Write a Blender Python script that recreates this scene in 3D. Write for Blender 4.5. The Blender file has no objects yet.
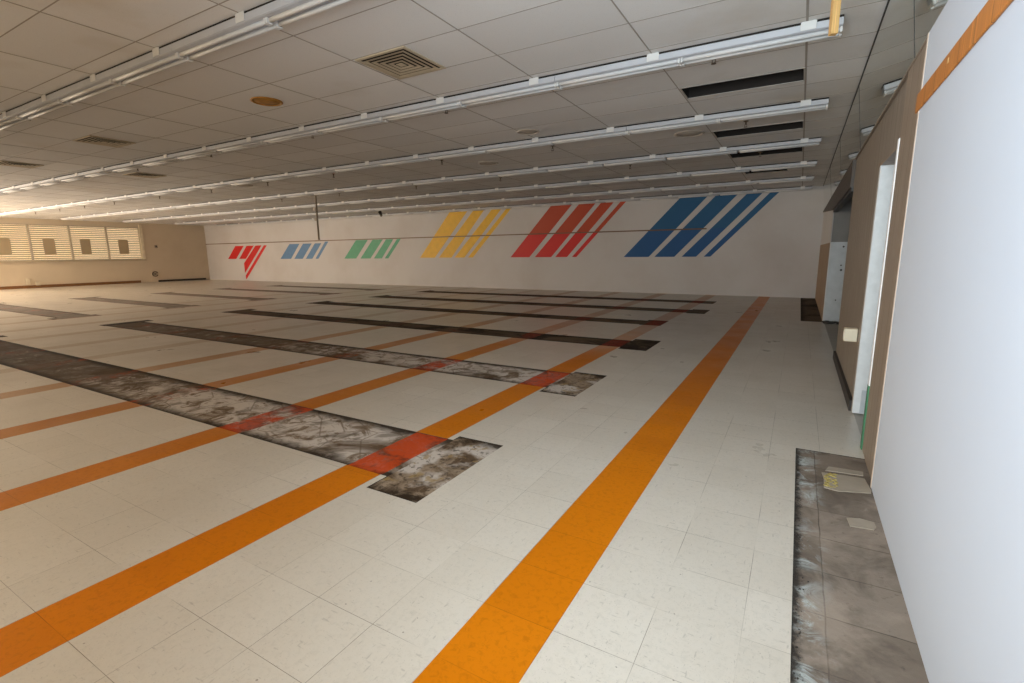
import bpy, math, random
from mathutils import Vector, Matrix
random.seed(7)
SC = bpy.context.scene
COL = SC.collection
CAM_H = 1.382
CEIL = 3.16
XR = 0.486          # mirrored side wall
XL = -30.8          # window wall
YF = 16.86          # mural wall
YB = -0.75           # wall behind the camera
TILE = 0.3048

# ------------------------------------------------------------------ mesh helpers
class MB:
    def __init__(s): s.v = []; s.f = []; s.m = []; s.uv = []
    def quad(s, a, b, c, d, mi=0, uv=None):
        i = len(s.v); s.v += [a, b, c, d]; s.f.append((i, i+1, i+2, i+3)); s.m.append(mi); s.uv.append(uv)
        return s
    def box(s, x0, x1, y0, y1, z0, z1, mi=0):
        i = len(s.v)
        s.v += [(x0,y0,z0),(x1,y0,z0),(x1,y1,z0),(x0,y1,z0),(x0,y0,z1),(x1,y0,z1),(x1,y1,z1),(x0,y1,z1)]
        for q in ((0,3,2,1),(4,5,6,7),(0,1,5,4),(1,2,6,5),(2,3,7,6),(3,0,4,7)):
            s.f.append(tuple(i+k for k in q)); s.m.append(mi); s.uv.append(None)
        return s
    def prism(s, pts, axis, a0, a1, mi=0):
        """polygon pts in the plane normal to axis, from a0 to a1"""
        n = len(pts); i = len(s.v)
        def P(p, a):
            if axis == 'x': return (a, p[0], p[1])
            if axis == 'y': return (p[0], a, p[1])
            return (p[0], p[1], a)
        s.v += [P(p, a0) for p in pts] + [P(p, a1) for p in pts]
        s.f.append(tuple(i+k for k in range(n))[::-1]); s.m.append(mi); s.uv.append(None)
        s.f.append(tuple(i+n+k for k in range(n))); s.m.append(mi); s.uv.append(None)
        for k in range(n):
            k2 = (k+1) % n
            s.f.append((i+k, i+k2, i+n+k2, i+n+k)); s.m.append(mi); s.uv.append(None)
        return s
    def lathe(s, prof, c, axis='z', seg=20, mi=0):
        """prof: list of (radius, offset along axis); open ended profile, ends capped when the radius is 0"""
        i = len(s.v); n = len(prof)
        for r, h in prof:
            for k in range(seg):
                a = 2*math.pi*k/seg; u, w = r*math.cos(a), r*math.sin(a)
                if axis == 'z': s.v.append((c[0]+u, c[1]+w, c[2]+h))
                elif axis == 'x': s.v.append((c[0]+h, c[1]+u, c[2]+w))
                else: s.v.append((c[0]+u, c[1]+h, c[2]+w))
        for j in range(n-1):
            for k in range(seg):
                k2 = (k+1) % seg
                s.f.append((i+j*seg+k, i+j*seg+k2, i+(j+1)*seg+k2, i+(j+1)*seg+k)); s.m.append(mi); s.uv.append(None)
        for j in (0, n-1):
            if prof[j][0] > 1e-6:
                t = tuple(i+j*seg+k for k in range(seg)); s.f.append(t if j else t[::-1]); s.m.append(mi); s.uv.append(None)
        return s
    def build(s, name, mat, parent=None, smooth=False, fix=True):
        me = bpy.data.meshes.new(name); me.from_pydata(s.v, [], s.f)
        for m in (mat if isinstance(mat, (list, tuple)) else [mat]): me.materials.append(m)
        for p, mi in zip(me.polygons, s.m): p.material_index = mi
        if any(u for u in s.uv):
            l = me.uv_layers.new(name='UVMap')
            for p, u in zip(me.polygons, s.uv):
                if u:
                    for li, q in zip(p.loop_indices, u): l.data[li].uv = q
        if fix:
            import bmesh
            b = bmesh.new(); b.from_mesh(me)
            bmesh.ops.remove_doubles(b, verts=b.verts, dist=1e-6)
            bmesh.ops.recalc_face_normals(b, faces=b.faces); b.to_mesh(me); b.free()
        if smooth:
            for p in me.polygons: p.use_smooth = True
        o = bpy.data.objects.new(name, me); COL.objects.link(o)
        if parent is not None: o.parent = parent
        return o
def tag(o, label=None, cat=None, group=None, kind=None):
    if label: o['label'] = label
    if cat: o['category'] = cat
    if group: o['group'] = group
    if kind: o['kind'] = kind
    return o
def struct(o, label=None): return tag(o, label, None, None, 'structure')
def empty(name, loc=(0,0,0)):
    o = bpy.data.objects.new(name, None); o.location = loc; o.empty_display_size = .1; COL.objects.link(o); return o
def copy_tree(o, parent=None):
    c = o.copy(); COL.objects.link(c)
    if parent is not None: c.parent = parent
    for ch in list(o.children): copy_tree(ch, c)
    return c
def bevel(o, w=.003, seg=2):
    m = o.modifiers.new('soft_edges', 'BEVEL'); m.width = w; m.segments = seg; m.limit_method = 'ANGLE'; return o

# ------------------------------------------------------------------ materials
class NT:
    def __init__(s, name):
        s.mat = bpy.data.materials.new(name); s.mat.use_nodes = True
        s.t = s.mat.node_tree; s.t.nodes.clear()
        s.out = s.n('ShaderNodeOutputMaterial'); s.b = s.n('ShaderNodeBsdfPrincipled')
        s.l(s.b.outputs[0], s.out.inputs[0])
    def n(s, t, **k):
        x = s.t.nodes.new(t)
        for a, b in k.items(): setattr(x, a, b)
        return x
    def l(s, a, b): s.t.links.new(a, b)
    def put(s, sock, v):
        if isinstance(v, bpy.types.NodeSocket): s.l(v, sock)
        elif isinstance(v, (tuple, list)): sock.default_value = tuple(v) + ((1,) if len(v) == 3 and len(sock.default_value) == 4 else ())
        else: sock.default_value = v
    def pos(s): return s.n('ShaderNodeNewGeometry').outputs['Position']
    def mapv(s, vec, loc=(0,0,0), scale=(1,1,1)):
        m = s.n('ShaderNodeMapping'); s.l(vec, m.inputs[0]); m.inputs[1].default_value = loc; m.inputs[3].default_value = scale; return m.outputs[0]
    def noise(s, vec, scale, detail=4, rough=.55, dist=0):
        x = s.n('ShaderNodeTexNoise'); s.l(vec, x.inputs['Vector']); x.inputs['Scale'].default_value = scale
        x.inputs['Detail'].default_value = detail; x.inputs['Roughness'].default_value = rough; x.inputs['Distortion'].default_value = dist
        return x.outputs[0]
    def ramp(s, f, a, b, lo=0., hi=1.):
        x = s.n('ShaderNodeMapRange'); x.clamp = True; s.l(f, x.inputs[0])
        for i, v in zip((1,2,3,4), (a,b,lo,hi)): x.inputs[i].default_value = v
        return x.outputs[0]
    def mix(s, f, a, b):
        x = s.n('ShaderNodeMix', data_type='RGBA'); s.put(x.inputs[0], f); s.put(x.inputs[6], a); s.put(x.inputs[7], b); return x.outputs[2]
    def math(s, op, a, b=0., c=None):
        x = s.n('ShaderNodeMath', operation=op); s.put(x.inputs[0], a); s.put(x.inputs[1], b)
        if c is not None: s.put(x.inputs[2], c)
        return x.outputs[0]
    def xyz(s, vec):
        x = s.n('ShaderNodeSeparateXYZ'); s.l(vec, x.inputs[0]); return x.outputs
    def bump(s, h, strength=.2, dist=.01):
        x = s.n('ShaderNodeBump'); s.l(h, x.inputs['Height']); x.inputs['Strength'].default_value = strength; x.inputs['Distance'].default_value = dist
        s.l(x.outputs[0], s.b.inputs['Normal'])
    def set(s, color=None, rough=None, metal=None, spec=None):
        if color is not None: s.put(s.b.inputs['Base Color'], color)
        if rough is not None: s.put(s.b.inputs['Roughness'], rough)
        if metal is not None: s.put(s.b.inputs['Metallic'], metal)
        if spec is not None: s.put(s.b.inputs['Specular IOR Level'], spec)
        return s.mat

def m_plain(name, col, rough=.6, metal=0, var=.08, scale=6, spec=.5):
    t = NT(name); n = t.noise(t.pos(), scale, 5)
    k = t.ramp(n, .3, .7)
    a = tuple(c*(1-var) for c in col); b = tuple(min(1, c*(1+var)) for c in col)
    return t.set(t.mix(k, a, b), rough, metal, spec)

def m_tilefloor(name, c0, c1, joint, specks=True, worn=False):
    t = NT(name); P = t.pos()
    br = t.n('ShaderNodeTexBrick'); br.offset = 0; br.squash = 1
    t.l(t.mapv(P, (0.076, -1.465+TILE*20, 0)), br.inputs['Vector'])
    br.inputs['Color1'].default_value = (0,0,0,1); br.inputs['Color2'].default_value = (1,1,1,1); br.inputs['Mortar'].default_value = (.5,.5,.5,1)
    br.inputs['Scale'].default_value = 1; br.inputs['Brick Width'].default_value = TILE; br.inputs['Row Height'].default_value = TILE
    br.inputs['Mortar Size'].default_value = .0011; br.inputs['Mortar Smooth'].default_value = .2; br.inputs['Bias'].default_value = 0
    col = t.mix(br.outputs['Color'], c0, c1)
    marb = t.noise(P, 38, 6, .7, .6)
    col = t.mix(t.ramp(marb, .50, .66, 0, .22 if specks else .45), col, tuple(c*.62 for c in c0))
    if specks:
        sp = t.noise(P, 160, 2, .5); col = t.mix(t.ramp(sp, .64, .72, 0, .45), col, (.22,.19,.16))
        for sc, an in (((1, 4.5, 1), .6), ((4.5, 1, 1), -.5)):
            mp = t.n('ShaderNodeMapping'); t.l(P, mp.inputs[0]); mp.inputs[2].default_value = (0, 0, an); mp.inputs[3].default_value = sc
            fl = t.noise(mp.outputs[0], 17, 3, .55); col = t.mix(t.ramp(fl, .645, .70, 0, .42), col, (.27,.24,.21))
        spot = t.noise(P, 46, 1, .4); col = t.mix(t.ramp(spot, .79, .81, 0, .75), col, (.12,.10,.08))
    dirt = t.noise(P, .55, 6, .62)
    col = t.mix(t.ramp(dirt, .42, .78, 0, .42), col, tuple(c*f for c, f in zip(c0, (.72,.66,.58))))
    scuff = t.noise(t.mapv(P, (0,0,0), (1.2, 9, 1)), 2.2, 5, .7, 1.2)
    col = t.mix(t.ramp(scuff, .66, .8, 0, .22), col, tuple(c*.55 for c in c0))
    wear = t.ramp(t.noise(P, 1.7, 3), .42, .58, .05, 1)
    col = t.mix(t.math('MULTIPLY', br.outputs['Fac'], wear), col, joint)
    if worn:   # colour scrubbed off along the far end of the aisle
        far = t.math('ADD', t.math('MULTIPLY', t.xyz(P)[1], .1), t.ramp(t.noise(P, .9, 5), .3, .7, -.12, .12))
        col = t.mix(t.ramp(far, .60, .86, 0, .72), col, (.46,.36,.27))
    rg = t.ramp(t.noise(P, 2.3, 5), .3, .7, .27, .42)
    m = t.set(col, rg, 0, .5 if specks else .12)
    t.bump(t.noise(t.mapv(P, (0,0,0), (1,1,1)), 5, 3), .05, .01)
    return m

def m_bare(name, kind):
    """old adhesive and concrete where the tiles under a shelf run came up"""
    t = NT(name); P = t.pos(); p = t.xyz(P)
    off = t.mapv(P, (3.1, 8.7, 0))
    big = t.noise(off, 1.1, 7, .62, .8); mid = t.noise(off, 4.2, 8, .7, 1.0); fine = t.noise(off, 22, 6, .7)
    white = (.56,.50,.455); tan = (.30,.225,.16); brown = (.105,.066,.038); dark = (.024,.014,.007)
    if kind == 'pale':
        col = t.mix(t.ramp(big, .37, .50), brown, white)
        vo = t.n('ShaderNodeTexVoronoi'); vo.feature = 'DISTANCE_TO_EDGE'; vo.inputs['Scale'].default_value = 3.4
        t.l(off, vo.inputs['Vector']); col = t.mix(t.ramp(vo.outputs['Distance'], .006, .03, .55, 0), col, brown)
        col = t.mix(t.ramp(mid, .52, .60, 0, .85), col, tan)
        col = t.mix(t.ramp(t.math('ADD', mid, t.ramp(p[0], -5.2, -7.5, 0, .22)), .50, .66, 0, .85), col, brown)
        col = t.mix(t.ramp(t.noise(off, 2.2, 5, .6, 1.5), .55, .62, 0, .6), col, (.10,.075,.05))
        col = t.mix(t.ramp(fine, .6, .68, 0, .5), col, dark)
    elif kind == 'glare':
        col = t.mix(t.ramp(mid, .35, .65), (.19,.155,.13), (.34,.29,.245))  # window glare painted in: lighter, flatter tones than the other strips
        col = t.mix(t.ramp(fine, .6, .7, 0, .4), col, brown); dark = brown
    elif kind == 'dark':
        col = t.mix(t.ramp(big, .40, .60), dark, brown)
        col = t.mix(t.ramp(mid, .54, .66, 0, .7), col, (.19,.14,.10))
        col = t.mix(t.ramp(t.math('ADD', big, t.ramp(p[0], -9, -4, -.12, .10)), .52, .62, 0, 1), col, t.mix(t.math('LESS_THAN', p[1], 6.0), (.12,.085,.055), (.36,.30,.25)))
        col = t.mix(t.ramp(fine, .58, .7, 0, .6), col, dark)
    else:
        col = t.mix(t.ramp(mid, .40, .56), brown, tan)
        col = t.mix(t.ramp(t.noise(off, 2.4, 5), .50, .58, 0, .9), col, white)
        col = t.mix(t.ramp(fine, .53, .62, 0, .75), col, dark)
        col = t.mix(t.ramp(t.noise(off, 9, 4), .58, .64, 0, .7), col, (.3,.2,.08))
    # torn edges of the glue bed along both long sides
    uv = t.xyz(t.n('ShaderNodeUVMap').outputs[0])
    e = t.math('MINIMUM', uv[0], uv[1])
    e = t.math('ADD', e, t.ramp(mid, .3, .7, -.05, .07))
    col = t.mix(t.ramp(e, .03, .12, .95, 0), col, dark)
    # red paint left from an older stripe
    fr = t.math('FRACT', t.math('DIVIDE', t.math('ADD', p[0], .989 + 1.524*30), 1.524))
    red = t.math('LESS_THAN', fr, .2)
    rn = t.math('MULTIPLY', red, t.ramp(t.math('ADD', t.noise(t.mapv(P, (3,8,0), (1,1.6,1)), 2.6, 7, .72), t.ramp(p[0], -2.6, -5.5, .08, -.16)), .36, .52, .05, .9))
    if kind == 'end': rn = t.math('MULTIPLY', rn, 0.)
    rcol = t.mix(t.ramp(t.math('ADD', mid, t.math('MULTIPLY', fine, .3)), .50, .68), (.13,.026,.010), (.52,.060,.008)) if kind != 'dark' else t.mix(t.ramp(fine, .4, .6), (.10,.02,.012), (.30,.045,.02))
    col = t.mix(rn, col, rcol)
    m = t.set(col, t.ramp(mid, .3, .7, .65, .95), 0, .15)
    t.bump(mid, .6, .006)
    return m

def m_slab(name):
    """bare slab strip along the side wall: tile-sized ghosts, paint smears"""
    t = NT(name); P = t.pos(); p = t.xyz(P)
    br = t.n('ShaderNodeTexBrick'); br.offset = 0
    wob = t.n('ShaderNodeVectorMath', operation='ADD'); t.l(P, wob.inputs[0])
    w2 = t.n('ShaderNodeVectorMath', operation='SCALE'); nz = t.n('ShaderNodeTexNoise'); nz.inputs['Scale'].default_value = 6
    t.l(P, nz.inputs['Vector']); t.l(nz.outputs[1], w2.inputs[0]); w2.inputs['Scale'].default_value = .012; t.l(w2.outputs[0], wob.inputs[1])
    t.l(t.mapv(wob.outputs[0], (-.20+TILE*4, .08+TILE*20, 0)), br.inputs['Vector'])
    br.inputs['Color1'].default_value = (0,0,0,1); br.inputs['Color2'].default_value = (1,1,1,1)
    br.inputs['Scale'].default_value = 1; br.inputs['Brick Width'].default_value = TILE; br.inputs['Row Height'].default_value = TILE
    br.inputs['Mortar Size'].default_value = .004; br.inputs['Mortar Smooth'].default_value = .8
    col = t.mix(br.outputs['Color'], (.165,.128,.10), (.25,.20,.16))
    big = t.noise(P, 3.5, 7, .65, .7); fine = t.noise(P, 26, 6, .7)
    col = t.mix(t.ramp(big, .45, .62, 0, .75), col, (.105,.08,.062))
    col = t.mix(t.ramp(t.noise(t.mapv(P, (5,2,0)), 2.6, 6, .6, .5), .50, .64, 0, .7), col, (.34,.27,.215))
    pale = t.math('MULTIPLY', t.ramp(t.noise(P, 5, 8, .75, 1.4), .47, .58), t.ramp(p[0], .24, .14))
    col = t.mix(t.math('MULTIPLY', pale, t.ramp(t.noise(P, 1.9, 3), .40, .52, 0, .9)), col, (.46,.50,.49))
    col = t.mix(t.ramp(fine, .60, .70, 0, .5), col, (.06,.045,.035))
    col = t.mix(t.math('MULTIPLY', br.outputs['Fac'], t.ramp(t.noise(P, 2.1, 4), .4, .6, .15, .7)), col, (.05,.038,.03))
    uv = t.xyz(t.n('ShaderNodeUVMap').outputs[0])
    e = t.math('ADD', uv[0], t.ramp(fine, .35, .65, -.012, .02))
    col = t.mix(t.ramp(e, .012, .045, .95, 0), col, (.03,.023,.018))
    m = t.set(col, .8, 0, .3); t.bump(t.math('ADD', big, t.math('MULTIPLY', fine, .4)), .7, .008)
    return m

def m_panelling(name, c0, c1):
    t = NT(name); P = t.pos()
    g = t.noise(t.mapv(P, (0,0,0), (9, 9, .25)), 6, 6, .7)
    f = t.noise(t.mapv(P, (0,0,0), (20, 22, .35)), 5, 4, .7)
    col = t.mix(t.ramp(g, .3, .7), c0, c1)
    col = t.mix(t.ramp(f, .55, .66, 0, .6), col, tuple(c*1.7 for c in c1))
    p = t.xyz(P); fr = t.math('FRACT', t.math('DIVIDE', p[1], .203))
    col = t.mix(t.math('LESS_THAN', fr, .03), col, tuple(c*.4 for c in c0))
    return t.set(col, .5, 0, .4)

def m_ceiling(name):
    t = NT(name); P = t.pos()
    br = t.n('ShaderNodeTexBrick'); br.offset = 0
    t.l(t.mapv(P, (.098+1.2192*40, -4.17+.6096*40, 0)), br.inputs['Vector'])
    br.inputs['Color1'].default_value = (0,0,0,1); br.inputs['Color2'].default_value = (1,1,1,1); br.inputs['Mortar'].default_value = (.5,.5,.5,1)
    br.inputs['Scale'].default_value = 1; br.inputs['Brick Width'].default_value = 1.2192; br.inputs['Row Height'].default_value = .6096; br.inputs['Mortar Size'].default_value = 0.0
    col = t.mix(br.outputs['Color'], (.70,.695,.70), (.77,.765,.77))
    st = t.noise(P, .45, 5, .6); col = t.mix(t.ramp(st, .55, .75, 0, .5), col, (.50,.44,.35))
    pit = t.noise(P, 120, 2); col = t.mix(t.ramp(pit, .62, .7, 0, .25), col, (.35,.32,.29))
    m = t.set(col, .95, 0, .1); t.bump(pit, .15, .003); return m

def m_mirror(name):
    t = NT(name); return t.set((.70,.72,.66), .03, 1.0)

def m_wallpaint(name, c, grime=(.6,.5,.42), amt=.25):
    t = NT(name); P = t.pos(); n = t.noise(P, .6, 6, .6); f = t.noise(P, 9, 5, .7)
    col = t.mix(t.ramp(n, .45, .75, 0, amt), c, tuple(a*b for a, b in zip(c, grime)))
    col = t.mix(t.ramp(f, .68, .76, 0, .15), col, tuple(a*.6 for a in c))
    m = t.set(col, .62, 0, .35); t.bump(t.noise(P, 60, 3), .04, .003); return m

def m_oldpaint(name, c, under):
    t = NT(name); P = t.pos(); n = t.noise(P, 3.2, 8, .72); f = t.noise(P, 14, 5)
    col = t.mix(t.ramp(f, .35, .65), tuple(a*.9 for a in c), c)
    col = t.mix(t.ramp(n, .66, .70), col, under)
    return t.set(col, .55)

def m_glass(name):
    t = NT(name); t.t.nodes.remove(t.b)
    tr = t.n('ShaderNodeBsdfTransparent'); gl = t.n('ShaderNodeBsdfGlossy'); gl.inputs['Roughness'].default_value = .02
    mx = t.n('ShaderNodeMixShader'); mx.inputs[0].default_value = .07
    t.l(tr.outputs[0], mx.inputs[1]); t.l(gl.outputs[0], mx.inputs[2]); t.l(mx.outputs[0], t.out.inputs[0]); return t.mat

def m_blind(name):
    t = NT(name); t.t.nodes.remove(t.b)
    d = t.n('ShaderNodeBsdfDiffuse'); d.inputs[0].default_value = (.66,.55,.36,1)
    tr = t.n('ShaderNodeBsdfTranslucent'); tr.inputs[0].default_value = (.66,.52,.30,1)
    mx = t.n('ShaderNodeMixShader'); mx.inputs[0].default_value = .38
    t.l(d.outputs[0], mx.inputs[1]); t.l(tr.outputs[0], mx.inputs[2]); t.l(mx.outputs[0], t.out.inputs[0]); return t.mat

def m_two(name, low, high):
    t = NT(name); n = t.ramp(t.noise(t.pos(), 5, 4), .3, .7, .92, 1.06)
    col = t.mix(t.math('GREATER_THAN', t.xyz(t.pos())[2], 2.085), low, high)
    return t.set(col, .55)
def m_card(name):
    t = NT(name); t.t.nodes.remove(t.b)
    d = t.n('ShaderNodeBsdfDiffuse'); d.inputs[0].default_value = (.60,.51,.36,1)
    tr = t.n('ShaderNodeBsdfTranslucent'); tr.inputs[0].default_value = (.62,.52,.36,1)
    mx = t.n('ShaderNodeMixShader'); mx.inputs[0].default_value = .42
    t.l(d.outputs[0], mx.inputs[1]); t.l(tr.outputs[0], mx.inputs[2]); t.l(mx.outputs[0], t.out.inputs[0]); return t.mat
M = {}
M['floor'] = m_tilefloor('vinyl_tile_floor', (.60,.545,.475), (.64,.585,.515), (.17,.135,.10))
M['orange'] = m_tilefloor('orange_tile', (.58,.165,.002), (.63,.185,.003), (.30,.09,.005), False)
M['orange0'] = m_tilefloor('orange_tile_second', (.58,.165,.002), (.63,.185,.003), (.30,.09,.005), False, True)
M['orange1'] = m_tilefloor('orange_tile_scuffed', (.52,.16,.008), (.56,.18,.01), (.28,.1,.01), False, True)
M['orange2'] = m_tilefloor('orange_tile_worn', (.46,.165,.02), (.50,.19,.025), (.30,.12,.03), False, True)
M['orange3'] = m_tilefloor('orange_tile_faded', (.46,.25,.11), (.49,.27,.125), (.34,.2,.1), False, True)
M['orange4'] = m_tilefloor('orange_tile_pale', (.52,.43,.34), (.54,.45,.36), (.3,.22,.16), False)
M['tile_edge'] = m_plain('dark_tile_edge', (.05,.036,.026), .9)  # even dark tone for the sides of the floor cut-outs
M['pale'] = m_bare('bare_floor_pale', 'pale')
M['dark'] = m_bare('bare_floor_dark', 'dark')
M['glare'] = m_bare('bare_floor_glare', 'glare')
M['end'] = m_bare('bare_floor_mottled', 'end')
M['slab'] = m_slab('bare_slab')
M['ceiling'] = m_ceiling('ceiling_tile')
M['grid'] = m_plain('ceiling_grid_paint', (.45,.42,.39), .6)
M['bar'] = m_plain('grid_bar_gap_shade', (.34,.31,.28), .7)  # white bars coloured dark to carry the shadows of their gaps
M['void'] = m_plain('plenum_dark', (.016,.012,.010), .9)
M['farwall'] = m_wallpaint('mural_wall_paint', (.57,.56,.57))
M['leftwall'] = m_wallpaint('tan_wall_paint', (.64,.55,.42))
M['white'] = m_wallpaint('white_panel_paint', (.55,.60,.70), (.85,.86,.9), .3)
M['panelling'] = m_panelling('grey_brown_panelling', (.155,.128,.105), (.27,.23,.19))
M['panelling2'] = m_panelling('tan_panelling', (.22,.17,.13), (.27,.215,.17))
M['mirror'] = m_mirror('mirror_glass')
M['black'] = m_plain('black_trim', (.02,.018,.016), .5)
M['darkwood'] = m_panelling('dark_brown_board', (.045,.034,.025), (.075,.056,.042))
M['orangewood'] = m_panelling('orange_brown_board', (.42,.155,.03), (.50,.19,.04))
M['rawwood'] = m_panelling('raw_pine', (.50,.29,.10), (.62,.38,.15))
M['housing'] = m_plain('white_enamel', (.46,.475,.52), .5, 0, .04)
M['tube'] = m_plain('frosted_tube', (.60,.60,.61), .6, 0, .02)
M['socket'] = m_plain('lampholder_plastic', (.66,.66,.66), .4, 0, .04)
M['steel'] = m_plain('bare_steel', (.55,.55,.54), .35, .9, .1)
M['vent'] = m_plain('vent_enamel', (.52,.44,.32), .5)
M['amber'] = m_plain('amber_lens', (.42,.20,.03), .45, 0, .3, 12)
M['ring'] = m_plain('speaker_white', (.50,.45,.40), .6)
M['rail'] = m_plain('rail_wood', (.15,.085,.045), .6)
M['trimwood'] = m_plain('trim_wood', (.44,.27,.17), .6, 0, .2)
M['edgestrip'] = m_oldpaint('mottled_edge_strip', (.50,.40,.33), (.36,.22,.13))
M['dado'] = m_wallpaint('brown_stained_wall', (.30,.215,.15), (.7,.6,.5), .5)
M['baseboard'] = m_plain('brown_baseboard', (.22,.10,.035), .5)
M['basedark'] = m_plain('dark_baseboard', (.03,.022,.018), .6)
M['doorwhite'] = m_oldpaint('worn_white_paint', (.66,.67,.68), (.50,.46,.40))
M['jamb'] = m_oldpaint('pale_jamb_paint', (.80,.80,.82), (.55,.5,.45))
M['green'] = m_oldpaint('peeling_green_paint', (.045,.19,.09), (.50,.50,.45))
M['greymetal'] = m_plain('blue_grey_metal', (.46,.49,.52), .45, 0, .1)
M['greywall'] = m_plain('grey_back_room', (.22,.215,.21), .8)
M['cream'] = m_plain('cream_plastic', (.66,.58,.44), .45)
M['glass'] = m_glass('window_glass')
M['blind'] = m_blind('cream_blind')
M['frame'] = m_plain('window_frame_paint', (.50,.42,.30), .5)
M['framelight'] = m_plain('window_frame_light', (.74,.66,.50), .5)
M['sign'] = m_card('buff_card')
M['pipe'] = m_plain('grey_conduit', (.30,.25,.20), .5, .1)
M['brass'] = m_plain('sprinkler_metal', (.14,.11,.08), .4, .6)
M['fragment'] = m_oldpaint('broken_tile', (.36,.30,.235), (.20,.15,.09))
M['glue'] = m_plain('yellow_glue', (.42,.33,.10), .7, 0, .4, 30)
M['concrete'] = m_plain('outside_paving', (.45,.42,.38), .9)
PAINT = dict(
    red_small=m_plain('mural_red', (.62,.010,.009), .55), blue_small=m_plain('mural_light_blue', (.10,.22,.42), .55),
    green=m_plain('mural_green', (.065,.33,.19), .55), yellow=m_plain('mural_yellow', (.72,.42,.012), .55),
    red_big=m_two('mural_orange_red', (.58,.010,.010), (.44,.050,.014)), blue_big=m_two('mural_blue', (.004,.082,.26), (.004,.095,.24)))

# ------------------------------------------------------------------ floor
STRIPES = [(-0.989-1.524*k, -0.989-1.524*k+TILE) for k in range(11)]
# bare strips: (x0, x1, y0, y1, material)
def run(xr, xl, y0, y1, kind):
    ye0, ye1 = y0-.165, y1+.085
    return dict(main=(xl+.28, xr-.39, y0, y1), ends=[(xr-.39, xr, ye0, ye1), (xl, xl+.28, y0-.02, y1+.2)], kind=kind)
RUNS_A = [run(-1.765, -12.45, 2.125, 2.825, 'pale'), run(-1.79, -12.45, 4.475, 5.165, 'pale'), run(-1.80, -12.45, 6.98, 7.58, 'dark'),
          run(-2.20, -12.40, 9.42, 10.0, 'dark'), run(-1.75, -12.25, 11.70, 12.35, 'dark'), run(-1.90, -12.25, 14.05, 14.7, 'dark')]
RUNS_B = [run(-14.5, -21.6, 4.55, 5.22, 'dark'), run(-14.65, -21.5, 6.98, 7.62, 'dark'), run(-14.6, -21.4, 9.42, 9.98, 'dark'),
          run(-14.3, -21.6, 11.85, 12.4, 'dark'), run(-14.3, -21.2, 14.05, 14.62, 'dark')]
RUNS_A[0]['ends'][0] = (-2.155, -1.765, 1.953, 2.91)
RUNS_A[2]['ends'][0] = (-2.19, -1.78, 6.86, 7.76)
RUNS_A[3]['ends'][0] = (-2.59, -2.19, 9.37, 10.12)
RUNS_A[4]['ends'][0] = (-2.14, -1.75, 11.62, 12.48)
RUNS_A[5]['ends'][0] = (-2.29, -1.90, 13.97, 14.70)
SIDE = (.083, XR+.02, YB, 3.87)
CORNER = (.115, XR+.02, 11.25, YF)
holes = []
for r in RUNS_A + RUNS_B: holes += [r['main']] + r['ends']
holes += [SIDE, CORNER]
x_lo, x_hi, y_lo, y_hi = XL, XR+.02, YB, YF
DEPTH = .005
def layer(x0, x1, holes_, name, mat, extra=()):
    xs = sorted({x0, x1, *[c for h in holes_ for c in h[:2] if x0 < c < x1], *[c for e in extra for c in e if x0 < c < x1]})
    ys = sorted({y_lo, y_hi, *[c for h in holes_ for c in h[2:] if y_lo < c < y_hi]})
    def solid(cx, cy):
        return not any(h[0] < cx < h[1] and h[2] < cy < h[3] for h in holes_) and not any(e[0] < cx < e[1] for e in extra)
    g = MB()
    for i in range(len(xs)-1):
        for j in range(len(ys)-1):
            a, b, c, d = xs[i], xs[i+1], ys[j], ys[j+1]
            if not solid((a+b)/2, (c+d)/2): continue
            g.quad((a,c,0),(b,c,0),(b,d,0),(a,d,0))
            for (ox, oy, p, q) in ((-1e-3,0,(a,d),(a,c)),(1e-3,0,(b,c),(b,d)),(0,-1e-3,(a,c),(b,c)),(0,1e-3,(b,d),(a,d))):
                mx = (a+b)/2 if ox == 0 else (a if ox < 0 else b) + ox
                my = (c+d)/2 if oy == 0 else (c if oy < 0 else d) + oy
                if any(h[0] < mx < h[1] and h[2] < my < h[3] for h in holes_):
                    g.quad((p[0],p[1],-DEPTH),(q[0],q[1],-DEPTH),(q[0],q[1],0),(p[0],p[1],0), 1)
    return g.build(name, [mat, M['tile_edge']], fix=False)
struct(layer(x_lo, x_hi, holes, 'floor', M['floor'], STRIPES))
ORD = ['first','second','third','fourth','fifth','sixth','seventh','eighth','ninth','tenth','eleventh','twelfth','thirteenth','fourteenth']
for k, (a, b) in enumerate(STRIPES):
    struct(layer(a, b, holes, 'floor_stripe', M[('orange','orange0','orange1','orange2','orange3','orange4','orange4','orange4','orange4','orange4','orange4')[k]]), 'orange tile stripe set in the floor, %s counted from the mirrored wall' % ORD[k])
def bare(h, mat, parent=None, name='floor_bare_strip'):
    a, b, c, d = h; z = -DEPTH; g = MB()
    n = max(1, int((b-a)/1.5))
    for i in range(n):
        p, q = a+(b-a)*i/n, a+(b-a)*(i+1)/n
        g.quad((p,c,z),(q,c,z),(q,d,z),(p,d,z), 0, [(0,d-c),(0,d-c),(d-c,0),(d-c,0)])
    return g.build(name, mat, parent, fix=False)
for set_, RR, where in (('A', RUNS_A, 'on the near side of the hall'), ('B', RUNS_B, 'toward the window wall')):
    for k, r in enumerate(RR):
        if set_ == 'B': r['kind'] = 'glare'
        o = bare(r['main'], M[r['kind']])
        struct(o, 'long dirty strip of floor stripped of tiles %s, %s from the camera' % (where, ORD[k]))
        bare(r['ends'][0], M['end' if k < 2 and set_ == 'A' else r['kind']], o, 'mottled_end')
        bare(r['ends'][1], M['dark' if r['kind'] == 'pale' else r['kind']], o, 'far_end')
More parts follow.
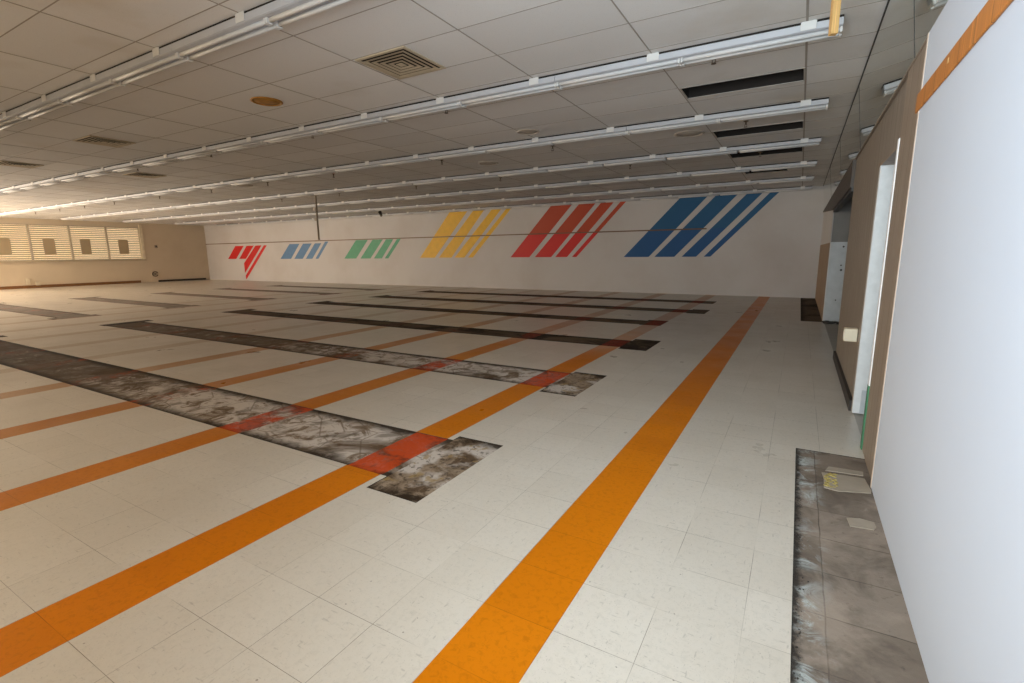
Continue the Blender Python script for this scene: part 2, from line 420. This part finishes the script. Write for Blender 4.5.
def sidepatch(h, name, mat, label):
    a, b, c, d = h
    g = MB().quad((a,c,-DEPTH),(b,c,-DEPTH),(b,d,-DEPTH),(a,d,-DEPTH), 0, [(0,1),(b-a,1),(b-a,1),(0,1)])
    return struct(g.build(name, mat, fix=False), label)
sidepatch(SIDE, 'floor_bare_slab', M['slab'], 'bare grey slab strip along the foot of the white side wall')
sidepatch(CORNER, 'floor_bare_corner', M['dark'], 'dark untiled patch of floor in the far corner by the service opening')
# outer ground so that nothing shows through
struct(MB().box(XL-14, 6, -8, YF+1, -.25, -.02).build('ground_slab', M['concrete']))

# loose broken tiles on the slab
def fragment(pts, label, glue=False):
    cx = sum(p[0] for p in pts)/len(pts); cy = sum(p[1] for p in pts)/len(pts)
    r = empty('broken_tile', (cx, cy, -DEPTH))
    tag(r, label, 'broken tile')
    MB().prism([(x-cx, y-cy) for x, y in pts], 'z', .0005, .005).build('tile_chip', M['fragment'], r)
    if glue:
        g = MB(); rr = random.Random(3)
        for i in range(26):
            x = pts[0][0]-cx + rr.uniform(-.01,.075); y = rr.uniform(-.10,.11); s = rr.uniform(.006,.017)
            g.prism([(x+s*math.cos(a*1.05)*rr.uniform(.6,1.2), y+s*math.sin(a*1.05)*rr.uniform(.6,1.2)) for a in range(6)], 'z', .005, .0075+rr.uniform(0,.002))
        g.build('glue_residue', M['glue'], r)
fragment([(.232,3.27),(.30,3.255),(.465,3.315),(.47,3.35),(.452,3.52),(.36,3.515),(.228,3.50),(.236,3.4)], 'cream broken floor tile with yellow glue on the bare slab strip', True)
fragment([(.25,3.545),(.45,3.565),(.455,3.63),(.34,3.625),(.27,3.62)], 'thin tile sliver at the far end of the bare slab strip')
fragment([(.322,2.93),(.33,2.845),(.43,2.86),(.444,2.89),(.44,2.945),(.38,2.955)], 'small pale tile chip lying midway on the bare slab strip')
deb = MB(); rr = random.Random(11)
for i in range(420):
    y = rr.uniform(.6, 3.85); x = SIDE[0] + abs(rr.gauss(.012, .012)); s = rr.uniform(.001, .0035)
    deb.prism([(x+s*math.cos(a)*rr.uniform(.6,1.3), y+s*math.sin(a)*rr.uniform(.6,1.3)) for a in (0, 1.3, 2.5, 3.8, 5.0)], 'z', -DEPTH+.0003, -DEPTH+.001+s*.8)
tag(deb.build('floor_grit', M['basedark']), 'crumbs of broken tile along the edge of the bare slab strip', 'debris', None, 'stuff')

# ------------------------------------------------------------------ ceiling
SLOTS = [(-1.29,-.115,6.02,6.44),(-1.29,-.115,8.36,8.84),(-1.29,-.115,10.27,10.86),(-1.25,-.40,12.66,13.2)]
XC = .46
xs = sorted({XL, XC, *[c for h in SLOTS for c in h[:2]]}); ys = sorted({YB, YF, *[c for h in SLOTS for c in h[2:]]})
g = MB()
for i in range(len(xs)-1):
    for j in range(len(ys)-1):
        a, b, c, d = xs[i], xs[i+1], ys[j], ys[j+1]
        if any(h[0]-1e-6 <= a and b <= h[1]+1e-6 and h[2]-1e-6 <= c and d <= h[3]+1e-6 for h in SLOTS): continue
        g.quad((a,d,CEIL),(b,d,CEIL),(b,c,CEIL),(a,c,CEIL))
struct(g.build('ceiling', M['ceiling'], fix=False))
struct(MB().box(XL-.3, 4.2, YB-.3, YF+.3, CEIL+.5, CEIL+.6).build('roof', M['void']))
g = MB(); k = -1
x = -.098 + 1.2192*0
while x > XL:
    if True:
        w = .018 if k < 0 else .011
        segs = [(YB, YF)]
        g.box(x-w/2, x+w/2, YB, YF, CEIL-.0025, CEIL-.0005)
    x -= 1.2192; k += 1
y = 4.17 - .6096*10
while y < YF:
    if y > YB:
        inside = [s for s in SLOTS if s[2] < y < s[3]]
        if not inside: g.box(XL, XC-.01, y-.0045, y+.0045, CEIL-.002, CEIL-.0005)
        else: g.box(XL, inside[0][0], y-.0045, y+.0045, CEIL-.002, CEIL-.0005).box(inside[0][1], XC-.01, y-.0045, y+.0045, CEIL-.002, CEIL-.0005)
    y += .6096
struct(g.build('ceiling_trim', M['bar']))
# dark slots where tiles are gone
places = ['first and widest from the camera, past the second light row', 'second from the camera, past the third light row', 'third from the camera, past the fourth light row', 'smallest and farthest, past the fifth light row']
for s, pl in zip(SLOTS, places):
    a, b, c, d = s; r = empty('ceiling_slot', ((a+b)/2, (c+d)/2, CEIL))
    tag(r, 'open dark ceiling slot, ' + pl, 'ceiling opening', None)
    A, B, C, D = a-(a+b)/2, b-(a+b)/2, c-(c+d)/2, d-(c+d)/2
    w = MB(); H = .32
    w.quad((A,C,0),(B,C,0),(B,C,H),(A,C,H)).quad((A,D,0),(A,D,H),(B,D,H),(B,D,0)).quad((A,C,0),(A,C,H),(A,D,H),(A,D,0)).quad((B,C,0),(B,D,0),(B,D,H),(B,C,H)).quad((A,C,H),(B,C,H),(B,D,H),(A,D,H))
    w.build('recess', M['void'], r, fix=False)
    e = MB().box(A-.012,B+.012,D,D+.014,-.007,.001).box(A-.012,B+.012,C-.014,C,-.007,.001).box(A-.014,A,C,D,-.007,.001).box(B,B+.014,C,D,-.007,.001)
    e.build('slot_rim', M['grid'], r)

# ------------------------------------------------------------------ walls
struct(MB().box(XL-.2, XR+1.2, YF, YF+.15, -.02, CEIL+.45).build('wall_far', M['farwall']))
struct(MB().box(XL, .40, YF-.012, YF, -.004, .085).build('baseboard_far', M['farwall']))
struct(MB().box(XL, -2.62, YF-.022, YF, 2.060, 2.10).build('trim_1', M['rail']), 'thin brown wooden rail running across the mural wall')
# left wall with the window band (y 1.4 .. 13.43, z 1.25 .. 2.92)
WZ0, WZ1, WY0, WY1 = 1.25, 2.92, 2.90, 13.45
g = MB().box(XL-.18, XL, YB, YF, -.02, WZ0).box(XL-.18, XL, YB, YF, WZ1, CEIL+.45).box(XL-.18, XL, YB, WY0, WZ0, WZ1).box(XL-.18, XL, WY1, YF, WZ0, WZ1)
struct(g.build('wall_left', M['leftwall']))
struct(MB().box(XL, XL+.02, YB, 13.2, -.004, .13).build('baseboard_left', M['baseboard']))
struct(MB().box(XL, XL+.05, 14.05, 16.6, -.004, .10).build('baseboard_corner', M['basedark']), 'dark loose baseboard between the windows and the corner')
bays = [WY1-1.49*k for k in range(8)]
bays = [b for b in bays if b > WY0+.3]
for k in range(len(bays)):
    y1 = bays[k]; y0 = max(WY0, y1-1.49)
    r = empty('window_%d' % (k+1), (XL-.02, (y0+y1)/2, WZ0)); struct(r, 'window %s from the mural wall, with cream horizontal slats' % ORD[k])
    h = (y1-y0)/2; H = WZ1-WZ0
    f = MB().box(-.06,.03,-h,-h+.035,0,H).box(-.06,.03,h-.035,h,0,H).box(-.06,.045,-h,h,0,.05).box(-.06,.03,-h,h,H-.05,H)
    f.build('window_frame', M['frame'], r)
    MB().box(-.045,-.04,-h+.03,h-.03,.04,H-.04).build('pane', M['glass'], r)
    b = MB(); z = .10
    while z < H-.08:
        b.prism([(-.010, z-.036), (-.006, z-.036), (.018, z+.036), (.014, z+.036)], 'y', -h+.04, h-.04)
        z += .092
    b.build('blind_slats', M['blind'], r)
struct(MB().box(XL-.02, XL+.06, WY1-.02, WY1+.12, WZ0-.06, 3.08).build('trim_2', M['framelight']), 'pale post closing the window band')
struct(MB().box(XL-.02, XL+.09, WY0, WY1+.12, WZ0-.07, WZ0).build('windowsill', M['frame']))
for k, (a, b) in enumerate(((12.40,12.84),(10.81,11.22),(9.41,9.84),(7.85,8.29))):
    o = MB().box(XL+.035, XL+.043, a, b, 1.56, 2.26).build('window_card', M['sign'])
    bevel(o, .002, 1); tag(o, 'plain buff card hung in the %s window from the mural wall' % ORD[k], 'sign')
# outside paving beyond the windows is the ground slab; wall behind camera with an unseen opening added for light
g = MB().box(XL-.2, -8.2, YB-.15, YB, -.02, CEIL+.45).box(.30, XR+.2, YB-.15, YB, -.02, CEIL+.45).box(-8.2, .30, YB-.15, YB, 2.75, CEIL+.45).box(-8.2, .30, YB-.15, YB, -.02, .45)
struct(g.build('wall_back', M['leftwall']))
# side wall (x = XR): white panel, panelling, doorway, panelling, service opening, end piece
DZ = 2.04
DY0, DY1 = 4.10, 5.03
g = MB().box(XR+.015, XR+.14, YB, DY0, -.02, 3.6).box(XR+.015, XR+.14, DY0, DY1, DZ, 3.6).box(XR+.015, XR+.14, DY1, 7.50, -.02, 3.6).box(XR+.015, XR+.14, 7.50, YF, 2.50, 3.6)
struct(g.build('wall_right', M['panelling']))
struct(MB().box(XR, XR+.018, 3.41, DY0-.05, -.006, 2.455).build('wall_right_facing', M['panelling2']))
struct(MB().box(XR-.012, XR+.02, YB, 3.40, -.006, 2.455).build('wall_right_panel', M['white']), 'smooth white wall panel nearest the camera')
struct(bevel(MB().box(XR-.016, XR+.02, 3.40, 3.425, -.006, 2.455).build('trim_3', M['edgestrip'])), 'narrow wooden edge strip where the white panel ends')
struct(bevel(MB().box(XR-.006, XR+.016, DY0-.05, DY0, 0.02, 2.07).build('door_casing', M['jamb']), .004), 'pale upright edge of the doorway')
struct(MB().box(XR-.008, XR+.017, DY0-.052, DY0+.002, -.006, .46).build('door_casing_foot', M['green']), 'peeling green paint at the foot of the doorway edge')
g = MB().box(XR+.005, XR+.145, DY1-.015, DY1+.0, -.006, DZ).box(XR+.005, XR+.145, DY0, DY1, DZ-.015, DZ)
struct(g.build('door_jamb', M['panelling2']))
struct(MB().box(XR+.0, XR+.02, DY0-.001, DY0+.006, 0, 2.04).build('door_stop', M['black']))
r = empty('door_1', (XR+.004, DY1-.085, 0)); struct(r, 'worn white door standing open in the doorway of the panelled wall')
d = MB().box(0, .88, -.022, .022, .015, 2.03)
bevel(d.build('door_leaf', M['doorwhite'], r), .003)
MB().box(.05,.83,-.025,-.021,.02,.22).build('kick_plate', M['greymetal'], r)
MB().lathe([(.0,0),(.026,0),(.026,-.006),(.011,-.012),(.011,-.04),(.027,-.048),(.027,-.07),(.0,-.078)], (.82,-.022,1.0), 'y', 14).build('knob', M['steel'], r, True)
struct(MB().box(XR-.012, XR+.016, DY1+.0, 7.50, -.006, .095).build('baseboard_right', M['basedark']), 'dark peeling baseboard along the panelled wall')
# service opening
g = MB().box(XR, XR+.012, 11.45, YF, -.02, 2.46)
struct(g.build('wall_right_end', M['farwall']))
struct(MB().box(XR-.006, XR, 11.45, YF, 0, 1.52).build('wall_right_end_dado', M['dado']), 'brown stained lower wall beside the service opening')
g = MB().prism([(7.50,2.13),(11.45,2.13),(YF,2.43),(YF,2.46),(7.50,2.46)], 'x', XR-.02, XR+.03)
struct(g.build('trim_4', M['darkwood']), 'dark brown header board above the service opening')
g = MB().box(XR-.004, XR+.06, 7.5, 11.45, 2.085, 2.13)
struct(g.build('trim_5', M['black']))
struct(MB().box(XR+.0, XR+1.6, 11.46, 11.56, -.02, 2.6).build('wall_return', M['greywall']))
r = empty('metal_panel', (XR+.16, 11.455, 0)); tag(r, 'blue-grey metal panel with screw holes under the service opening', 'panel')
p = MB().box(-.148,.145,-.03,0,.0,1.53)
bevel(p.build('plate', M['greymetal'], r), .004)
for (hx, hz, rad) in ((.06,1.44,.017),(.05,1.09,.014),(.058,1.00,.020),(.02,.42,.013)):
    MB().lathe([(0,0),(rad,0),(rad,.002),(0,.002)], (hx,-.032,hz), 'y', 12).build('screw_hole', M['black'], r)
MB().box(-.148,.145,-.0315,-.028,1.225,1.232).build('seam', M['greymetal'], r)
g = MB(); rr = random.Random(5)
for i in range(70):
    x = rr.uniform(XR+.0, XR+.34); y = rr.uniform(11.0, 11.38); s = rr.uniform(.01,.035)
    g.prism([(x+s*math.cos(a)*rr.uniform(.6,1.3), y+s*math.sin(a)*rr.uniform(.6,1.3)) for a in (0, 1.3, 2.5, 3.8, 5.0)], 'z', 0, s*rr.uniform(.3,.9))
tag(g.build('plaster_debris', M['basedark']), 'dark rubble on the floor under the metal panel', 'debris', None, 'stuff')
# back rooms behind the side wall
g = MB().box(3.4, 3.5, 3.4, 17, -.02, 2.7).box(XR+.14, 3.4, 3.3, 3.4, -.02, 2.7).box(XR+.14, 3.4, 6.6, 6.7, -.02, 2.7)
struct(g.build('wall_back_room', M['greywall']))
struct(MB().box(XR+.10, 3.5, 3.3, 11.5, 2.55, 2.65).build('ceiling_back_room', M['greywall']))
struct(MB().box(XR+.02, 3.5, 3.3, 11.5, -.02, -.001).build('floor_back_room', M['concrete']))
# cover plate on the panelled wall
r = empty('outlet_box', (XR+.012, 5.25, .575)); tag(r, 'cream outlet box sticking out low on the panelled wall', 'outlet')
bevel(MB().box(-.10,0,0,.10,0,.115).build('cover', M['cream'], r), .006)
MB().box(-.101,-.099,.02,.08,.02,.095).build('socket_plate', M['socket'], r)

# orange-brown board on the white wall
r = empty('wall_board', (XR-.012, 3.42, 2.085)); tag(r, 'orange-brown wooden board across the top of the white wall panel', 'board')
bevel(MB().box(-.009,0,-1.16,.05,0,.095).build('board', M['orangewood'], r), .004)
bevel(MB().box(-.010,0,-4.2,-1.16,-.004,.15).build('wide_board', M['orangewood'], r), .004)
MB().box(-.0105,-.009,-.62,-.60,.05,.07).build('splinter', M['rawwood'], r)
# slanted security mirror above the side wall
z0, z1, x0, x1 = 2.465, CEIL-.008, XR, XR-.078
edges = [-.70, .84, 3.86, 6.90, 9.92, 12.95, YF-.005]
for k in range(6):
    a, b = edges[k]+.004, edges[k+1]-.004
    g = MB(); i = 0
    g.prism([(x0, z0), (x0+.006, z0+.0007), (x1+.006, z1+.0007), (x1, z1)], 'y', a, b)
    o = g.build('mirror_panel', M['mirror'])
    tag(o, 'slanted mirror panel under the ceiling above the side wall, %s from the camera' % ORD[k], 'mirror')
g = MB()
for e in edges[1:-1]: g.prism([(x0-.002, z0), (x0+.004, z0), (x1+.004, z1), (x1-.002, z1)], 'y', e-.004, e+.004)
g.box(x1-.004, x1+.006, -.72, YF, z1-.010, z1+.004)
struct(g.build('trim_6', M['black']), 'black trim along the top edge of the slanted mirror')
struct(MB().box(XR-.004, XR+.012, YB, YF, 2.452, 2.466).build('trim_7', M['panelling2']))

# ------------------------------------------------------------------ mural stripes
murals = [
 ('red_small','small red diagonal stripes with two long tails, next to the window corner', [
   [(-27.87,1.93),(-27.06,1.93),(-27.90,1.21),(-28.70,1.21)], [(-26.80,1.93),(-26.14,1.93),(-26.98,1.21),(-27.62,1.21)],
   [(-25.98,1.93),(-25.44,1.93),(-27.20,.42),(-27.20,.97)], [(-25.24,1.93),(-24.98,1.93),(-27.16,.03),(-27.16,.28)]], 'red'),
 ('blue_small','small light blue diagonal stripes below the thin rail', [
   [(-23.08,1.96),(-22.28,1.96),(-23.05,1.2),(-23.92,1.2)], [(-22.0,1.96),(-21.34,1.96),(-22.12,1.2),(-22.79,1.2)],
   [(-21.1,1.96),(-20.62,1.96),(-21.38,1.2),(-21.88,1.2)], [(-20.34,2.03),(-20.1,2.03),(-20.92,1.2),(-21.14,1.2)]], 'light blue'),
 ('green','green diagonal stripes between the light blue and yellow stripes', [
   [(-18.2,2.05),(-17.42,2.05),(-18.26,1.2),(-19.06,1.2)], [(-17.12,2.05),(-16.48,2.05),(-17.32,1.2),(-17.97,1.2)],
   [(-16.28,2.05),(-15.84,2.05),(-16.6,1.2),(-17.1,1.2)], [(-15.62,2.05),(-15.4,2.05),(-16.2,1.2),(-16.42,1.2)]], 'green'),
 ('yellow','large yellow diagonal stripes reaching above the rail', [
   [(-12.62,3.12),(-11.72,3.12),(-13.52,1.22),(-14.34,1.22)], [(-11.44,3.12),(-10.92,3.12),(-12.64,1.22),(-13.31,1.22)],
   [(-10.56,3.12),(-10.12,3.12),(-11.98,1.22),(-12.48,1.22)], [(-9.90,3.12),(-9.68,3.12),(-11.56,1.22),(-11.80,1.22)]], 'yellow'),
 ('red_big','large red diagonal stripes between the yellow and dark blue stripes', [
   [(-8.0,3.12),(-7.17,3.12),(-8.95,1.22),(-9.78,1.22)], [(-6.9,3.12),(-6.28,3.12),(-8.03,1.22),(-8.72,1.22)],
   [(-6.08,3.12),(-5.62,3.12),(-7.39,1.22),(-7.87,1.22)], [(-5.38,3.12),(-5.19,3.12),(-7.02,1.22),(-7.2,1.22)]], 'large red'),
 ('blue_big','large dark blue diagonal stripes at the mirror end of the wall', [
   [(-3.43,3.12),(-2.60,3.12),(-4.41,1.21),(-5.27,1.21)], [(-2.36,3.12),(-1.74,3.12),(-3.57,1.21),(-4.22,1.21)],
   [(-1.48,3.12),(-1.06,3.12),(-2.89,1.21),(-3.34,1.21)], [(-.86,3.12),(-.62,3.12),(-2.46,1.21),(-2.66,1.21)]], 'dark blue')]
for key, label, bars, nm in murals:
    cx = sum(p[0] for b in bars for p in b)/16
    r = empty('wall_mural', (cx, YF, 1.21)); tag(r, label + ', painted on the far white wall' if len(label.split()) < 9 else label, 'mural')
    for b in bars:
        MB().prism([(x-cx, z-1.21) for x, z in b], 'y', -.003, -.0005).build('painted_stripe', PAINT[key], r)

# ------------------------------------------------------------------ strip lights
def fixture_parts(root, full=True):
    L = 2.4384; n = 0
    # housing: from x=0 to x=-L, near face y=0, depth .20, top at z=0
    prof = [(0,-.002),(.004,-.050),(.016,-.056),(.184,-.056),(.196,-.050),(.20,-.002),(.17,0),(.03,0)]
    MB().prism(prof, 'x', -L+.003, -.003).build('housing', M['housing'], root)
    MB().box(-L+.003,-.003,.012,.185,.0,.019).build('shadow_gap_strip', M['void'], root)  # black strip that paints in the shadow gap above the housing
    for cx in (-.235, -.235-1.2192):
        c = MB().box(cx-.055, cx+.055, -.006, .0005, -.048, .018)
        o = bevel(c.build('hanger_clip', M['socket'], root), .003, 1)
    for ty in (.060, .140):
        for s in (0, 1):
            a = -.022 - s*1.2192; b = a - 1.2192 + .044
            if full or True:
                MB().lathe([(.010,b),(.017,b+.004),(.017,a-.004),(.010,a)], (0, ty, -.069), 'x', 12).build('tube', M['tube'], root, True)
    if full:
        for ty in (.060, .140):
            for s in (0, 1):
                for e in (-.012-s*1.2192, -1.2072-s*1.2192):
                    bevel(MB().box(e-.009, e+.009, ty-.024, ty+.024, -.094, -.042).build('lampholder', M['socket'], root), .003, 1)
rows = [2.487, 4.867, 7.262, 9.65, 12.03, 14.40, 16.62]
def rowname(i): return ORD[i]
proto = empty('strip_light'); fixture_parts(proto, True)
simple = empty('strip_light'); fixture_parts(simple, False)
used = set()
XE = .150
R_ = None
def in_view(x, y, z):
    c = VIEW @ Vector((x, y, z-CAM_H))
    if c.z < .2: return False
    u, v = 512+FPX*c.x/c.z, 341.5-FPX*c.y/c.z
    return -30 < u < 1060 and -30 < v < 720
FPX = 492.4424; YAW, PITCH, ROLL = math.radians(30.0464), math.radians(10.1762), math.radians(-.572)
cy, sy, cp, sp = math.cos(YAW), math.sin(YAW), math.cos(PITCH), math.sin(PITCH)
fw = Vector((-sy*cp, cy*cp, -sp)); rt = Vector((cy, sy, 0)); up = rt.cross(fw)
cr, sr = math.cos(ROLL), math.sin(ROLL)
RT = cr*rt + sr*up; UP = -sr*rt + cr*up
VIEW = Matrix((RT, UP, fw))
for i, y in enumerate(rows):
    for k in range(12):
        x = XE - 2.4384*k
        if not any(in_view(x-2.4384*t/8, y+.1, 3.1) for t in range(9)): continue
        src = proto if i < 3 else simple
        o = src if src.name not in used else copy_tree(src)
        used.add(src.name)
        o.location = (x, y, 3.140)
        nth = 'end' if k == 0 else ORD[k]
        lab = ('twin-tube strip light at the mirror end of the %s ceiling row from the camera' % rowname(i)) if k == 0 else \
              ('%s twin-tube strip light from the mirror end, %s ceiling row from the camera' % (ORD[k], rowname(i)))
        tag(o, lab, 'ceiling light', 'strip lights in the %s ceiling row' % rowname(i))

# ------------------------------------------------------------------ ceiling fittings
def diffuser(x0, y0, s, label):
    r = empty('ceiling_vent', (x0+s/2, y0+s/2, CEIL)); tag(r, label, 'vent', 'square ceiling vents')
    h = s/2-.006
    f = MB()
    for a, b in ((h, h-.03),):
        f.box(-a,a,-a,-b,-.012,-.001).box(-a,a,b,a,-.012,-.001).box(-a,-b,-b,b,-.012,-.001).box(b,a,-b,b,-.012,-.001)
    f.build('frame', M['vent'], r)
    MB().box(-h+.02,h-.02,-h+.02,h-.02,-.0035,-.002).build('throat', M['void'], r)
    c = MB().box(-.035,.035,-.035,.035,-.015,-.011); c.build('centre_plate', M['vent'], r)
    # nested square louvre cones
    for q in (.250, .196, .142, .088):
        c = MB(); o_, i_ = q, q-.033
        for (ax, ay, bx, by) in ((-1,-1,1,-1),(1,-1,1,1),(1,1,-1,1),(-1,1,-1,-1)):
            c.quad((ax*o_,ay*o_,-.016),(bx*o_,by*o_,-.016),(bx*i_,by*i_,-.012),(ax*i_,ay*i_,-.012))
            c.quad((ax*o_,ay*o_,-.0145),(ax*i_,ay*i_,-.0105),(bx*i_,by*i_,-.0105),(bx*o_,by*o_,-.0145))
        c.build('louvre', M['vent'], r, fix=False)
diffuser(-3.72, 3.56, .61, 'square ceiling vent of nested louvres between the first and second light rows, nearest the mirror')
diffuser(-9.85, 3.56, .61, 'dark square ceiling vent beyond the amber disc, before the second light row')
diffuser(-13.51, 3.56, .61, 'square ceiling vent catching window light, farthest before the second light row')
diffuser(-13.0, 5.5, .61, 'square ceiling vent between the second and third light rows')
def disc(x, y, rad, mat, label, name='ceiling_disc'):
    r = empty(name, (x, y, CEIL)); tag(r, label, 'ceiling disc')
    MB().lathe([(rad,-.001),(rad,-.008),(rad*.86,-.016),(rad*.82,-.008),(rad*.82,-.001)], (0,0,0), 'z', 32).build('rim', M['ring'] if mat is not M['amber'] else M['amber'], r, True)
    MB().lathe([(rad*.80,-.002),(rad*.80,-.007),(rad*.4,-.011),(0,-.012)], (0,0,0), 'z', 32).build('lens', mat, r, True)
disc(-5.55, 3.92, .175, M['amber'], 'round amber lens flush in the ceiling beside the vent')
disc(-1.62, 8.29, .22, M['ring'], 'pale round ceiling speaker beside the second dark slot')
disc(-5.55, 8.72, .2, M['ring'], 'round ceiling speaker past the third light row, in mid hall')
disc(-12.46, 7.95, .2, M['ring'], 'round ceiling speaker past the third light row, toward the windows')
disc(-3.65, 6.85, .17, M['ring'], 'round brownish ceiling speaker just before the third light row')
def sprinkler(x, y, label):
    r = empty('ceiling_sprinkler', (x, y, CEIL)); tag(r, label, 'sprinkler', 'sprinkler heads in the ceiling')
    MB().lathe([(.035,-.001),(.035,-.006),(.012,-.012),(.010,-.045),(.004,-.05)], (0,0,0), 'z', 12).build('pipe_stub', M['brass'], r, True)
    MB().box(-.016,-.010,-.004,.004,-.078,-.042).box(.010,.016,-.004,.004,-.078,-.042).build('yoke', M['brass'], r)
    MB().lathe([(.0,-.078),(.022,-.078),(.024,-.083),(0,-.083)], (0,0,0), 'z', 12).build('deflector', M['brass'], r)
for yy, xs_, nm in ((5.19, (-.83,-3.9,-6.36,-9.0,-11.6), 'past the second light row'),
                (7.95, (-.8,-3.77,-6.12,-9.15,-11.51,-13.96,-16.7,-19.58,-21.8,-23.9,-26.2), 'past the third light row'),
                (10.5, (-.78,-3.2,-6.35,-8.96,-11.9,-14.56), 'past the fourth light row')):
    for k, x in enumerate(xs_): sprinkler(x, yy, 'small sprinkler head %s, %s from the mirror' % (nm, ORD[k]))
sprinkler(-1.92, 15.08, 'small sprinkler head by the top of the dark blue stripes')
# black camera-like spotlight by the mural wall
r = empty('ceiling_spotlight', (-14.9, 15.2, CEIL)); tag(r, 'small black spotlight on the ceiling near the mural wall', 'spotlight')
MB().lathe([(.04,0),(.04,-.012),(.012,-.02),(.012,-.09)], (0,0,0), 'z', 12).build('stem', M['black'], r)
o = MB().lathe([(0,-.12),(.05,-.12),(.07,.10),(.06,.10),(.03,.02),(0,.02)], (0,0,0), 'z', 16).build('lamp_head', M['black'], r); o.location = (0,0,-.15); o.rotation_euler = (.9,0,.5)
# hanging power pole
r = empty('hanging_pole', (-12.2, 9.9, CEIL)); tag(r, 'thin grey conduit pole hanging from the ceiling in mid hall', 'pole')
MB().lathe([(.035,0),(.035,-.01),(.026,-.02),(.026,-1.345),(0,-1.345)], (0,0,0), 'z', 14).build('conduit', M['pipe'], r, True)
MB().box(-.10,-.02,-.03,.03,-.52,-.42).build('junction_box', M['pipe'], r)
MB().box(-.09,-.02,-.03,.03,-.80,-.72).build('outlet_box', M['pipe'], r)
MB().box(-.20,.10,-.02,.02,-.10,-.06).build('crossbar', M['pipe'], r)
# raw pine stick by the second light row
r = empty('hanging_batten', (.070, 4.0, CEIL)); tag(r, 'raw pine batten hanging from the ceiling in front of the strip light end', 'batten')
o = bevel(MB().box(-.022,.022,-.022,.022,-.43,0).build('batten', M['rawwood'], r), .004); o.rotation_euler = (0,0,.35)
MB().box(-.05,.05,-.04,.04,-.008,0).build('fixing_plate', M['steel'], r)
# wall fittings on the window wall
r = empty('thermostat', (XL, 14.15, 1.85)); tag(r, 'small dark thermostat on the tan wall beside the windows', 'thermostat')
bevel(MB().box(0,.04,-.07,.07,0,.16).build('case', M['pipe'], r), .006)
MB().box(.04,.043,-.04,.04,.07,.12).build('display', M['black'], r)
r = empty('wall_hanging_hook', (XL, 13.93, .44)); tag(r, 'small dark coiled hook low on the tan wall below the thermostat', 'hook')
import cmath
g = MB(); 
for k in range(20):
    a0, a1 = .5+k*.27, .5+(k+1)*.27
    for rr0, rr1 in ((.11,.145),):
        g.prism([(rr0*math.cos(a0),rr0*math.sin(a0)),(rr1*math.cos(a0),rr1*math.sin(a0)),(rr1*math.cos(a1),rr1*math.sin(a1)),(rr0*math.cos(a1),rr0*math.sin(a1))], 'x', .0, .05)
g.build('coil', M['brass'], r)
MB().lathe([(0,0),(.05,0),(.05,.06),(0,.06)], (0,0,0), 'x', 14).build('hub', M['pipe'], r)
r = empty('junction_box', (XL+.02, 8.8, .18)); tag(r, 'small white junction boxes just above the window-wall baseboard', 'junction box')
bevel(MB().box(0,.06,-.22,-.08,0,.26).build('cover', M['cream'], r), .006)
bevel(MB().box(0,.06,.10,.26,-.06,.10).build('lower_cover', M['cream'], r), .006)

# ------------------------------------------------------------------ light
w = bpy.data.worlds.new('daylight'); SC.world = w; w.use_nodes = True
bg = w.node_tree.nodes['Background']; bg.inputs[0].default_value = (1.0,.80,.52,1); bg.inputs[1].default_value = 1.9
def area(name, loc, rot, sx, sy, power, col):
    d = bpy.data.lights.new(name, 'AREA'); d.shape = 'RECTANGLE'; d.size = sx; d.size_y = sy; d.energy = power; d.color = col
    o = bpy.data.objects.new(name, d); o.location = loc; o.rotation_euler = rot; COL.objects.link(o); return o
H90 = math.pi/2
o = area('flash_fill', (-.5, YB+.05, 1.7), (H90+.08, 0, -.06), 1.5, 1.7, 102, (.745,.905,1.0)); o.data.spread = math.radians(117)  # cool flash-like fill added just behind the camera, out of view
area('entrance_daylight', (XL+.05, 1.0, 1.45), (0, -H90, 0), 2.6, 4.0, 1600, (1.0,.86,.66))
area('back_wall_fill', (-24, YB+.05, 1.7), (H90, 0, 0), 12, 1.8, 400, (1.0,.90,.80))  # unseen warm fill added along the back wall, no window behind it

# ------------------------------------------------------------------ camera
cam = bpy.data.cameras.new('camera'); cam.sensor_width = 36; cam.lens = FPX/1024*36; cam.clip_start = .02; cam.clip_end = 200
co = bpy.data.objects.new('camera', cam); COL.objects.link(co)
mw = Matrix((RT, UP, -fw)).transposed().to_4x4(); mw.translation = (0, 0, CAM_H); co.matrix_world = mw
SC.camera = co
SC.view_settings.view_transform = 'Standard'; SC.view_settings.look = 'None'; SC.view_settings.gamma = 1; SC.view_settings.exposure = 0
SC.view_settings.use_curve_mapping = False
SC.cycles.max_bounces = 10; SC.cycles.diffuse_bounces = 6; SC.cycles.sample_clamp_indirect = 6
SC.cycles.use_denoising = True
